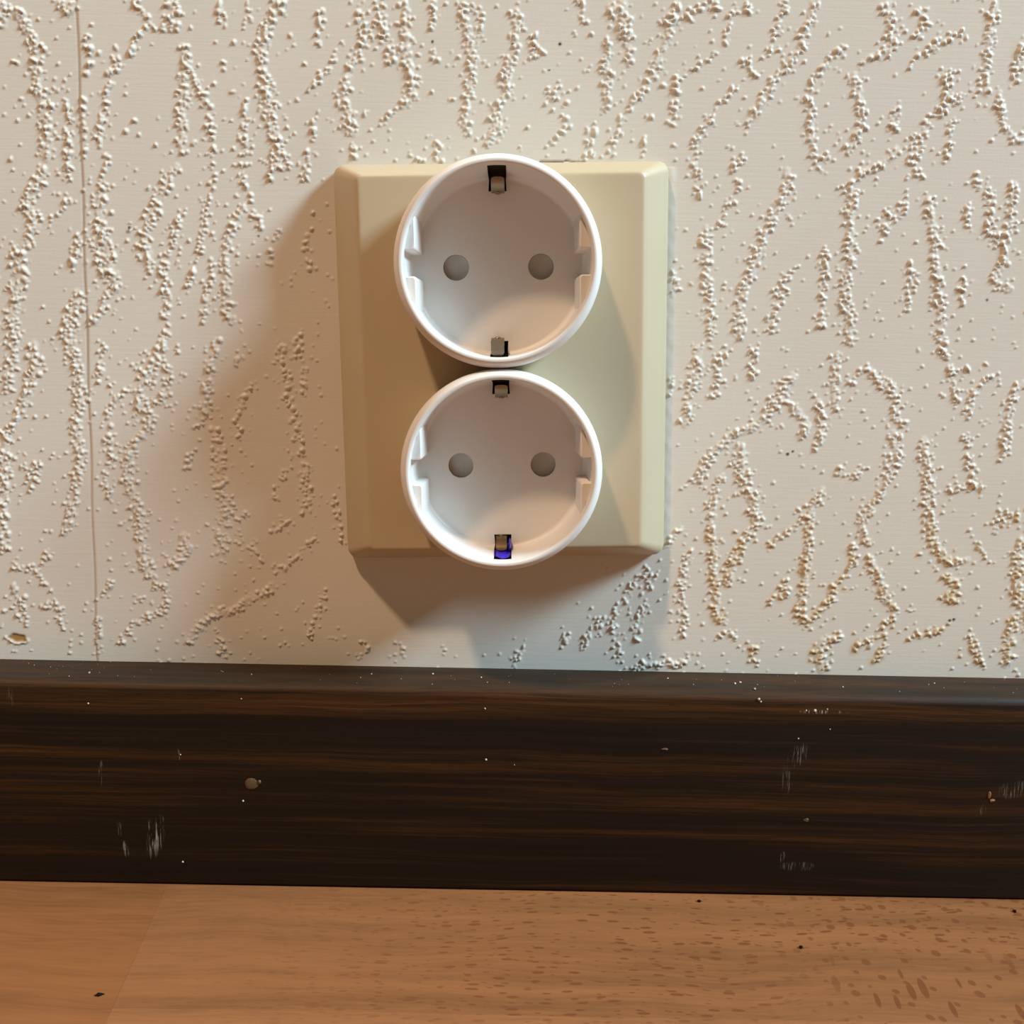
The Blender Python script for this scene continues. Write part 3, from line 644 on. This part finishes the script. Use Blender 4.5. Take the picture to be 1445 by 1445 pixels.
    gz = np.concatenate([[-FLOOR, -100], zs, [170, 260, 500, 900]])
    HH = np.pad(H, ((2, 4), (4, 4))); RR = np.pad(R, ((2, 4), (4, 4), (0, 0)))
    NX, NZ = len(gx), len(gz)
    co = np.empty((NZ, NX, 3), np.float32)
    co[..., 0] = gx[None, :] * MM; co[..., 1] = -HH * MM; co[..., 2] = (gz[:, None] + FLOOR) * MM
    idx = np.arange(NX * NZ, dtype=np.int32).reshape(NZ, NX)
    quads = np.stack([idx[:-1, :-1], idx[:-1, 1:], idx[1:, 1:], idx[1:, :-1]], -1).reshape(-1, 4)
    me = bpy.data.meshes.new('wall_back')
    me.vertices.add(NX * NZ); me.vertices.foreach_set('co', co.ravel())
    me.loops.add(quads.size); me.loops.foreach_set('vertex_index', quads.ravel())
    me.polygons.add(len(quads))
    me.polygons.foreach_set('loop_start', np.arange(0, quads.size, 4, dtype=np.int32))
    me.update(calc_edges=True)
    at = me.attributes.new('marks', 'FLOAT_COLOR', 'POINT')
    col = np.ones((NZ, NX, 4), np.float32); col[..., :3] = RR
    at.data.foreach_set('color', col.ravel())
    me.shade_smooth()
    return tag(link('wall_back', me, M_WALL), 'cream painted wall papered with beaded vertical relief streaks', kind='structure')


SPECKS = [(-88.2, 30.2, 0.5), (-58.0, 29.0, 0.35), (-17.5, 72.6, 0.42), (11.5, 72.7, 0.5), (0.7, 72.5, 0.35), (9.2, 67.0, 0.3),
          (114.3, 17.7, 0.4), (69.4, -19.9, 0.5), (70.6, -19.2, 0.35), (112.6, -60.8, 0.5), (113.6, -60.5, 0.5), (-93.0, 17.0, 0.3)]
wall = build_wall()

# ---------------------------------------------------------------- floor: beech staves
floor_bm = Acc()
floor_bm.loops([[(-700, 0, -1.2), (700, 0, -1.2), (700, -900, -1.2), (-700, -900, -1.2)]], close_first=True)
floor = tag(link('floor', floor_bm.mesh('floor'), mat_beech('beech_core', (0.20, 0.10, 0.045), 9, 0)), 'light beech strip floor below the dark baseboard', kind='structure')
M_B1 = mat_beech('beech_orange', (0.236, 0.092, 0.032), 1, 0)
M_B2 = mat_beech('beech_flecked', (0.244, 0.101, 0.038), 2, 0.82)
M_B3 = mat_beech('beech_pale', (0.273, 0.114, 0.044), 3, 0.6)
M_B4 = mat_beech('beech_plain', (0.241, 0.096, 0.036), 4, 0.4)


def stave(xa, xb, ya, yb, mat, lean_a=0.0, lean_b=0.0, drop=0.0):
    """a stave between two end joints; the ends may lean a little (mm of x per mm of y)"""
    b = 0.04; a = Acc()
    def ring(i, z):
        return [(xa + lean_a * (ya + 40) + i, ya - i, z), (xb + lean_b * (ya + 40) - i, ya - i, z),
                (xb + lean_b * (yb + 40) - i, yb + i, z), (xa + lean_a * (yb + 40) + i, yb + i, z)]
    a.loops([ring(0.0, -1.2), ring(0.0, -b - drop), ring(b, -drop)], close_last=True)
    return link('stave', a.mesh('stave'), mat, floor)


J = -0.105
stave(-420, -77.7, -6, -59.75, M_B1, 0, J)
stave(-77.68, 330, -6, -59.75, M_B2, J, 0, 0.01)
stave(330.02, 690, -6, -59.75, M_B4)
stave(-690, -420.02, -6, -59.75, M_B4)
stave(-380, -77.72, -59.78, -120, M_B1, 0, J)
stave(-77.7, 260, -59.78, -120, M_B3, J, 0)
stave(-690, -380.02, -59.78, -120, M_B2)
stave(260.02, 690, -59.78, -120, M_B4)
for k, (ya, cuts, mats) in enumerate([(-120.03, (-690, -200, 150, 690), (M_B4, M_B3, M_B1)), (-180.03, (-690, -330, 40, 400, 690), (M_B3, M_B1, M_B4, M_B2)),
                                      (-240.03, (-690, -60, 310, 690), (M_B1, M_B4, M_B3)), (-300.03, (-690, -250, 120, 690), (M_B4, M_B1, M_B3))]):
    for xa, xb, mt in zip(cuts, cuts[1:], mats): stave(xa, xb - 0.02, ya, ya - 59.97, mt)

# ---------------------------------------------------------------- baseboard
prof = [(0.0, -75.45), (-10.7, -75.6)]
prof += [(-10.7 - 3.0 * math.sin(a), -78.6 + 3.0 * math.cos(a)) for a in [math.radians(d) for d in range(15, 91, 15)]]
prof += [(-13.7, -126.9)] + [(-13.7 + 1.0 * (1 - math.cos(a)), -126.9 - 0.95 * math.sin(a)) for a in [math.radians(d) for d in (30, 60, 90)]] + [(0.0, -127.85)]
bb = Acc()
bb.loops([[(xx, y, z + FLOOR) for y, z in prof] for xx in (-690, -345, 0, 345, 690)], cyclic=False)
baseboard = tag(link('baseboard_back', bb.mesh('baseboard_back', 35), M_BASE), 'dark brown wood grain baseboard along the foot of the wall', kind='structure')


def lump(cx, cy, cz, rx, ry, rz, rng, seg=10, rings=4, rough=0.15):
    """an uneven little pebble (millimetres)"""
    v = []; f = []
    for j in range(1, rings):
        th = math.pi * j / rings
        for i in range(seg):
            ph = 2 * math.pi * i / seg
            k = 1 + rng.uniform(-rough, rough)
            v.append((cx + rx * k * math.sin(th) * math.cos(ph), cy + ry * k * math.sin(th) * math.sin(ph), cz + rz * k * math.cos(th)))
    n = len(v); v += [(cx, cy, cz + rz), (cx, cy, cz - rz)]
    for j in range(rings - 2):
        for i in range(seg):
            a, b = j * seg + i, j * seg + (i + 1) % seg
            f.append((a, b, b + seg, a + seg))
    for i in range(seg):
        f.append((n, (i + 1) % seg, i)); k = (rings - 2) * seg
        f.append((n + 1, k + i, k + (i + 1) % seg))
    return v, f


rng = random.Random(3)
a = Acc(); a.add(*lump(-59.1, -13.75, -101.1 + FLOOR, 1.65, 0.25, 1.45, rng, 18, 6, 0.07))
a.add(*lump(-57.1, -13.85, -100.6 + FLOOR, 0.42, 0.28, 0.55, rng, 8, 4, 0.2))
tag(link('nail_filler', a.mesh('nail_filler', 60), M_PLUG, baseboard), 'round tan plug of filler over a nail hole')
a = Acc(); a.add(*lump(119.9, -13.75, -100.5 + FLOOR, 0.42, 0.22, 0.95, rng, 8, 5, 0.2)); a.add(*lump(120.7, -13.75, -101.9 + FLOOR, 0.6, 0.18, 0.38, rng, 8, 4, 0.4))
tag(link('splinter', a.mesh('splinter'), M_CHIP, baseboard), 'raw orange splintered nick in the dark wood')
a = Acc(); a.add(*lump(75.9, -13.75, -107.8 + FLOOR, 0.62, 0.2, 0.45, rng, 8, 4, 0.3)); a.add(*lump(40.6, -13.75, -90.3 + FLOOR, 0.7, 0.15, 0.28, rng, 8, 4, 0.3))
tag(link('nick', a.mesh('nick'), M_PLUG, baseboard), 'small pale nick in the dark wood')
a = Acc()
FRONT = [(-2.36, -93.85, .26), (-61.2, -105.6, .26), (-76.4, -121.8, .24), (-76, -94, .15), (-61.0, -79.6, .16), (4.5, -95, .12), (76.1, -79.9, .34), (74, -79.9, .2), (79, -79.5, .2), (62.5, -77.3, .3), (63, -77.9, .2), (72.6, -87, .18), (80, -84.5, .15), (-97.6, -81.5, .2), (-2.8, -80.9, .2)]
for x, z, r in FRONT: a.add(*lump(x, -13.74, z + FLOOR, r, r * .7, r * 1.1, rng, 7, 4, .25))
for _ in range(70):
    x = rng.uniform(-150, 150); r = rng.choice((.06, .07, .08, .12)); a.add(*lump(x, rng.uniform(-13.0, -0.5), -75.5 + FLOOR, r, r, r, rng, 6, 3, .3))
for x, y, r in ((58, -8, .3), (59.5, -7, .25), (-99, -9, .24), (-31, -6, .22), (-16, -5, .22), (-4, -7, .2), (62, -11.5, .28), (108, -5, .22), (84, -9, .2), (-60, -8, .16), (42, -5, .2)):
    a.add(*lump(x, y, -75.5 + FLOOR, r, r, r, rng, 7, 4, .3))
tag(link('dust', a.mesh('dust'), M_SPECK, baseboard), 'pale dust specks on the ledge and face', kind='stuff')

# ---------------------------------------------------------------- loose dark crumbs on the floor
for x, y, rx, ry, label in ((-79.8, -55.9, 0.62, 0.5, 'tiny black crumb lying near the stave joint at the left of the beech floor'),
                            (69.7, -35.2, 0.5, 0.45, 'tiny black crumb lying on the flecked stave right of the outlet'),
                            (50.2, -17.0, 0.42, 0.35, 'tiny dark crumb against the foot of the baseboard below the outlet'),
                            (126.2, -18.9, 0.42, 0.5, 'tiny dark crumb beside the baseboard at the far right edge')):
    a = Acc(); a.add(*lump(0, 0, 0.28, rx, ry, 0.3, rng, 9, 4, .3))
    if x < 0: a.add(*lump(0.6, 0.25, 0.2, .4, .12, .15, rng, 6, 3, .3)); a.add(*lump(-0.6, -0.2, 0.2, .35, .12, .15, rng, 6, 3, .3))
    tag(link('crumb', a.mesh('crumb'), M_CRUMB, loc=(x * MM, y * MM, 0)), label, 'crumb')

# ---------------------------------------------------------------- double wall outlet
outlet = tag(link('wall_outlet', None), 'double power outlet with aged ivory plate and two white round sockets', 'power outlet')
outlet.location = (0, 0, FLOOR * MM)
outlet.rotation_euler = (0, -PHI, 0)


def round_rect(hw, hh, r, y, seg=8):
    pts = []
    for cx, cz, a0 in ((hw - r, hh - r, 0), (-hw + r, hh - r, 90), (-hw + r, -hh + r, 180), (hw - r, -hh + r, 270)):
        for k in range(seg + 1):
            t = math.radians(a0 + 90 * k / seg)
            pts.append((cx + r * math.cos(t), y, cz + r * math.sin(t)))
    return pts


T = 11.5
PW, PH, FW, FH = 38.6, 46.1, 31.75, 42.1
a = Acc()
rings = [round_rect(PW, PH, 2.6, 0.15), round_rect(PW - 0.1, PH - 0.08, 2.6, -2.6), round_rect(PW - 0.35, PH - 0.25, 2.5, -3.3), round_rect(PW - 0.9, PH - 0.6, 2.4, -3.9)]
for k in range(1, 6):
    t = k / 5
    rings.append(round_rect(PW - 0.9 + (FW + 0.35 - PW + 0.9) * t, PH - 0.6 + (FH + 0.25 - PH + 0.6) * t, 2.4 - 0.9 * t, -3.9 - (T - 3.9 - 0.22) * t ** 0.93))
rings += [round_rect(FW + 0.02, FH + 0.0, 1.4, -T + 0.05), round_rect(FW - 0.4, FH - 0.4, 1.2, -T), round_rect(FW - 1.0, FH - 1.0, 1.0, -T)]
a.loops(rings)
me = a.mesh('cover_plate', 40)
plate = link('cover_plate', me, M_PLATE, outlet)
# flat front with the two round openings, its own island so that its shading stays flat
SX, SZ0, SS = -0.72, -0.23, 44.53
bm = bmesh.new()
edges = []
for pts in [[(x, z) for x, y, z in round_rect(FW - 1.0, FH - 1.0, 1.0, -T)]] + \
        [[(cx + 20.6 * math.cos(2 * math.pi * k / 64), max(-FH + 1.1, min(FH - 1.1, cz + 20.6 * math.sin(2 * math.pi * k / 64)))) for k in range(64)]
         for cx, cz in ((SX, SZ0 + SS / 2), (SX + 0.18, SZ0 - SS / 2))]:
    vv = [bm.verts.new((x * MM, -T * MM, z * MM)) for x, z in pts]
    edges += [bm.edges.new((vv[i], vv[(i + 1) % len(vv)])) for i in range(len(vv))]
bmesh.ops.triangle_fill(bm, edges=edges, use_beauty=True)
for fc in list(bm.faces):
    c = fc.calc_center_median() / MM
    if any(abs(c.z) < FH - 1.1 and (c.x - cx) ** 2 + (c.z - cz) ** 2 < 20.4 ** 2 for cx, cz in ((SX, SZ0 + SS / 2), (SX + 0.18, SZ0 - SS / 2))): bm.faces.remove(fc)
for fc in bm.faces:
    fc.normal_update()
    if fc.normal.y > 0: fc.normal_flip()
tmp = bpy.data.meshes.new('tmp'); bm.to_mesh(tmp); bm.free()
bm = bmesh.new(); bm.from_mesh(me); bm.from_mesh(tmp); bm.to_mesh(me); bm.free()
bpy.data.meshes.remove(tmp)

HR, HF = 26.04, 12.2          # rim and well-floor heights off the wall
R_OUT = 22.16
SLOT_W = 2.0                  # half width of the earth slots
NOTCH = 2.7


def angles():
    """angles round the cup with vertices exactly on the slot edges (top and bottom)"""
    d = math.degrees(math.asin(SLOT_W / 20.0))
    base = [90 - d, 90 + d, 270 - d, 270 + d]
    out = []
    for a0, a1, n in ((-(90 - d), 90 - d, 88), (90 - d, 90 + d, 8), (90 + d, 270 - d, 88), (270 - d, 270 + d, 8)):
        out += [math.radians(a0 + (a1 - a0) * k / n) for k in range(n)]
    return out, (88, 96, 184, 192)


def socket_mesh():
    A, (s0, s1, s2, s3) = angles()
    n = len(A)
    # profile from the well floor out over the rim and down the outside: (radius, height)
    wall_in = [(18.6, HF), (19.0, HF + 0.10), (19.3, HF + 0.35), (19.45, HF + 0.8), (19.55, HF + 2.0), (19.62, HF + 4.0), (19.74, HF + 8.0), (19.86, HF + 11.4)]
    SLOT_TOP = len(wall_in) - 1
    lip = [(19.94, HR - 1.0), (19.98, HR - 0.4), (20.1, HR - 0.14), (20.3, HR), (20.75, HR), (21.0, HR - 0.08)]
    outer = [(21.55, HR - 0.75), (21.95, HR - 1.5), (22.12, HR - 2.1), (R_OUT, HR - 2.8), (22.08, 16.0), (22.0, T - 0.3)]
    P = wall_in + lip + outer
    v = []; fcs = []
    for r, h in P:
        for t in A: v.append((r * math.cos(t), -h, r * math.sin(t)))
    for k in range(len(P) - 1):
        for i in range(n):
            slot = (s0 <= i < s1) or (s2 <= i < s3)
            if slot and k < SLOT_TOP: continue
            j = (i + 1) % n
            fcs.append((k * n + i, k * n + j, (k + 1) * n + j, (k + 1) * n + i))
    me = mesh('socket_insert', v, fcs, 50)
    # well floor with pin holes and slot cuts
    bm = bmesh.new()
    edges = []
    def loop(pts):
        vv = [bm.verts.new((x * MM, -HF * MM, z * MM)) for x, z in pts]
        ee = [bm.edges.new((vv[i], vv[(i + 1) % len(vv)])) for i in range(len(vv))]
        edges.extend(ee); return vv
    SL = 16.3
    pts = []
    for i, t in enumerate(A):
        if s0 < i < s1 or s2 < i < s3: continue
        pts.append((18.65 * math.cos(t), 18.65 * math.sin(t)))
        if i == s0: pts += [(SLOT_W, SL), (-SLOT_W, SL)]
        if i == s2: pts += [(-SLOT_W, -SL), (SLOT_W, -SL)]
    outer_loop = loop(pts)
    holes = []
    for sx in (-9.5, 9.5):
        holes.append(loop([(sx + 2.88 * math.cos(2 * math.pi * k / 48), 2.88 * math.sin(2 * math.pi * k / 48)) for k in range(48)]))
    bmesh.ops.triangle_fill(bm, edges=edges, use_beauty=True, use_dissolve=False)
    for fc in list(bm.faces):
        c = fc.calc_center_median()
        if any((c.x / MM - sx) ** 2 + (c.z / MM) ** 2 < 2.8 ** 2 for sx in (-9.5, 9.5)): bm.faces.remove(fc)
    for fc in bm.faces:
        fc.normal_update()
        if fc.normal.y > 0: fc.normal_flip()
    # hole sleeves and slot edges
    for hole in holes:
        prev = [bm.verts.new(w.co) for w in hole]
        low = [bm.verts.new((w.co.x, w.co.y + 3.0 * MM, w.co.z)) for w in hole]
        for i in range(len(hole)):
            j = (i + 1) % len(hole); fc = bm.faces.new((prev[i], prev[j], low[j], low[i])); fc.smooth = True
    tmp = bpy.data.meshes.new('tmp'); bm.to_mesh(tmp); bm.free()
    # guide ribs: flats at |x| = 17.3 with a notch at mid height
    ribs = Acc()
    XF, RR = 17.35, 20.3
    TOPH = HR - 1.7
    for sx in (-1, 1):
        for sz in (-1, 1):
            zc = math.sqrt(RR * RR - XF * XF)
            prof = []
            rc = 0.55
            for k in range(5):           # rounded corner towards the notch
                t = math.radians(180 - 90 * k / 4) if False else math.radians(90 * k / 4)
                prof.append((XF + rc - rc * math.sin(t), NOTCH + rc - rc * math.cos(t)))
            def arc(z): return math.sqrt(RR * RR - z * z)
            prof = [(arc(NOTCH), NOTCH)] + prof + [(XF, zc * 0.55), (XF, zc - 0.9), (XF + 0.1, zc), (arc(zc + 0.5), zc + 0.5)]
            prof += [(arc(z), z) for z in (zc - 1.5, zc * 0.7, zc * 0.5)]
            # the flat leans: deeper into the well near the floor
            lean = [(sx * (x - (0.45 if x < RR - 1 else 0)), -(HF - 0.3), sz * z) for x, z in prof]
            r2 = [(sx * x, -(TOPH - 0.35), sz * z) for x, z in prof]
            r3 = [(sx * (x + (0.3 if x < RR - 1 else 0)), -TOPH, sz * (z + (0.25 if z < NOTCH + 0.6 else 0))) for x, z in prof]
            ribs.loops([lean, r2, r3])
            c = (sx * 18.6, -TOPH, sz * 0.5 * (NOTCH + zc))
            m = len(r3); ribs.add(r3 + [c], [(i, (i + 1) % m, m) for i in range(m)])
    rm = ribs.mesh('ribs', 38)
    bm = bmesh.new(); bm.from_mesh(me); bm.from_mesh(tmp); bm.from_mesh(rm)
    bm.to_mesh(me); bm.free()
    bpy.data.meshes.remove(tmp); bpy.data.meshes.remove(rm)
    return me


def strip(path, width, thick, tip=0.0):
    """bent metal strip: path of (r, h) points, rounded at its far end; drawn in the x = 0 plane, r along +z"""
    a = Acc(); rings = []
    n = len(path)
    for i, (r, h) in enumerate(path):
        p0 = path[max(i - 1, 0)]; p1 = path[min(i + 1, n - 1)]
        tr, th = p1[0] - p0[0], p1[1] - p0[1]; L = math.hypot(tr, th)
        nr, nh = -th / L * thick / 2, tr / L * thick / 2
        w = width / 2
        if tip and i >= n - 4: w *= (1.0, 0.93, 0.75, 0.42)[i - (n - 4)]
        rings.append([(-w, -(h + nh), r + nr), (w, -(h + nh), r + nr), (w, -(h - nh), r - nr), (-w, -(h - nh), r - nr)])
    a.loops(rings, close_first=True, close_last=True)
    return a


def curve(pts, n):
    """smooth path through pts (Catmull-Rom)"""
    out = []
    P = [pts[0]] + list(pts) + [pts[-1]]
    for i in range(1, len(P) - 2):
        for k in range(n):
            t = k / n
            out.append(tuple(0.5 * (2 * P[i][c] + (P[i + 1][c] - P[i - 1][c]) * t + (2 * P[i - 1][c] - 5 * P[i][c] + 4 * P[i + 1][c] - P[i + 2][c]) * t * t
                                    + (3 * P[i][c] - P[i - 1][c] - 3 * P[i + 1][c] + P[i + 2][c]) * t ** 3) for c in (0, 1)))
    return out + [pts[-1]]


def contact_mesh(pts, width=2.9):
    a = strip(curve(pts, 5), width, 0.4, tip=1.0)
    # stiffening bead on the bulge
    k = min(range(len(pts)), key=lambda i: pts[i][0])
    r, h = pts[k]
    r1 = random.Random(1)
    a.add(*lump(0, -h, r - 0.1, 0.75, 1.0, 0.35, r1, 12, 6, 0.03))
    return a.mesh('earth_contact', 40)


SOCKET = socket_mesh()
a = Acc(); a.loops([[(2.95 * math.cos(2 * math.pi * k / 40) * s, -(HF - d), 2.95 * math.sin(2 * math.pi * k / 40) * s) for k in range(40)] for s, d in ((1, 2.0), (0.95, 1.5))], close_last=True)
SHUTTER = a.mesh('shutter', 20)
# pocket behind each earth slot: back, sides, ceiling and bottom
a = Acc()
w = SLOT_W + 0.02
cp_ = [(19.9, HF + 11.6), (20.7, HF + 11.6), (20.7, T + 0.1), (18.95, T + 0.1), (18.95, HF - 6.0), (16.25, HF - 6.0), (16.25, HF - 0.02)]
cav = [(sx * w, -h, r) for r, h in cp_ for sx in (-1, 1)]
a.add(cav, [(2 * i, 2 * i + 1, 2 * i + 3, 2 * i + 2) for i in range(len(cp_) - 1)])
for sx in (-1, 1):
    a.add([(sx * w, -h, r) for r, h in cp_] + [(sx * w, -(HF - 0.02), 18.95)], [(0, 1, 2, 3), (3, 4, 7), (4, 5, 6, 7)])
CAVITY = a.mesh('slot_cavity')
CONTACT_A = contact_mesh([(18.3, HF - 5), (17.5, HF - 2), (16.4, HF + 0.3), (15.8, HF + 2.0), (16.4, HF + 3.6), (17.6, HF + 4.8), (18.6, HF + 5.2)])
CONTACT_C = contact_mesh([(18.3, HF - 5), (17.5, HF - 2), (16.4, HF + 0.3), (15.8, HF + 2.0), (16.4, HF + 4.0), (17.9, HF + 6.5), (19.5, HF + 9.0)])
CONTACT_B = contact_mesh([(17.0, HF - 5.5), (16.8, HF - 3), (16.7, HF - 0.5), (17.1, HF + 2.0), (18.3, HF + 3.6), (19.3, HF + 4.2)], 2.5)
# blue pieces set in the lowest slot
a = Acc()
v, fcs = lump(0.0, -(HF + 2.0), 20.2, 2.3, 6.5, 0.75, random.Random(5), 12, 6, 0.10); a.add(v, fcs)
v, fcs = lump(1.55, -(HF + 1.0), 18.6, 0.42, 3.2, 1.6, random.Random(6), 10, 6, 0.12); a.add(v, fcs)
SLOT_PIECE = a.mesh('slot_piece', 40)

for which, sx, sz, upper in (('upper', SX, SZ0 + SS / 2, True), ('lower', SX + 0.18, SZ0 - SS / 2, False)):
    s = link('socket_insert', SOCKET, M_WHITE, outlet, (sx * MM, 0, sz * MM))
    tag(s, f'{which} white round recessed earthed socket')
    for px in (-9.5, 9.5):
        link('shutter', SHUTTER, M_GREY, s, (px * MM, 0, 0))
    for flip in (0, 1):
        c = link('slot_cavity', CAVITY, M_CAVITY, s)
        blue = flip and not upper
        e = link('earth_contact', CONTACT_B if blue else CONTACT_C if flip else CONTACT_A, M_TARN if blue else M_METAL, s, ((-0.35 if flip else 0.1) * MM, 0, 0))
        if flip:
            c.rotation_euler = (0, math.pi, 0); e.rotation_euler = (0, math.pi, 0)
        if blue:
            k = tag(link('slot_piece', SLOT_PIECE, M_BLUE, s), 'blue piece behind the metal contact')
            k.scale = (1, 1, -1)
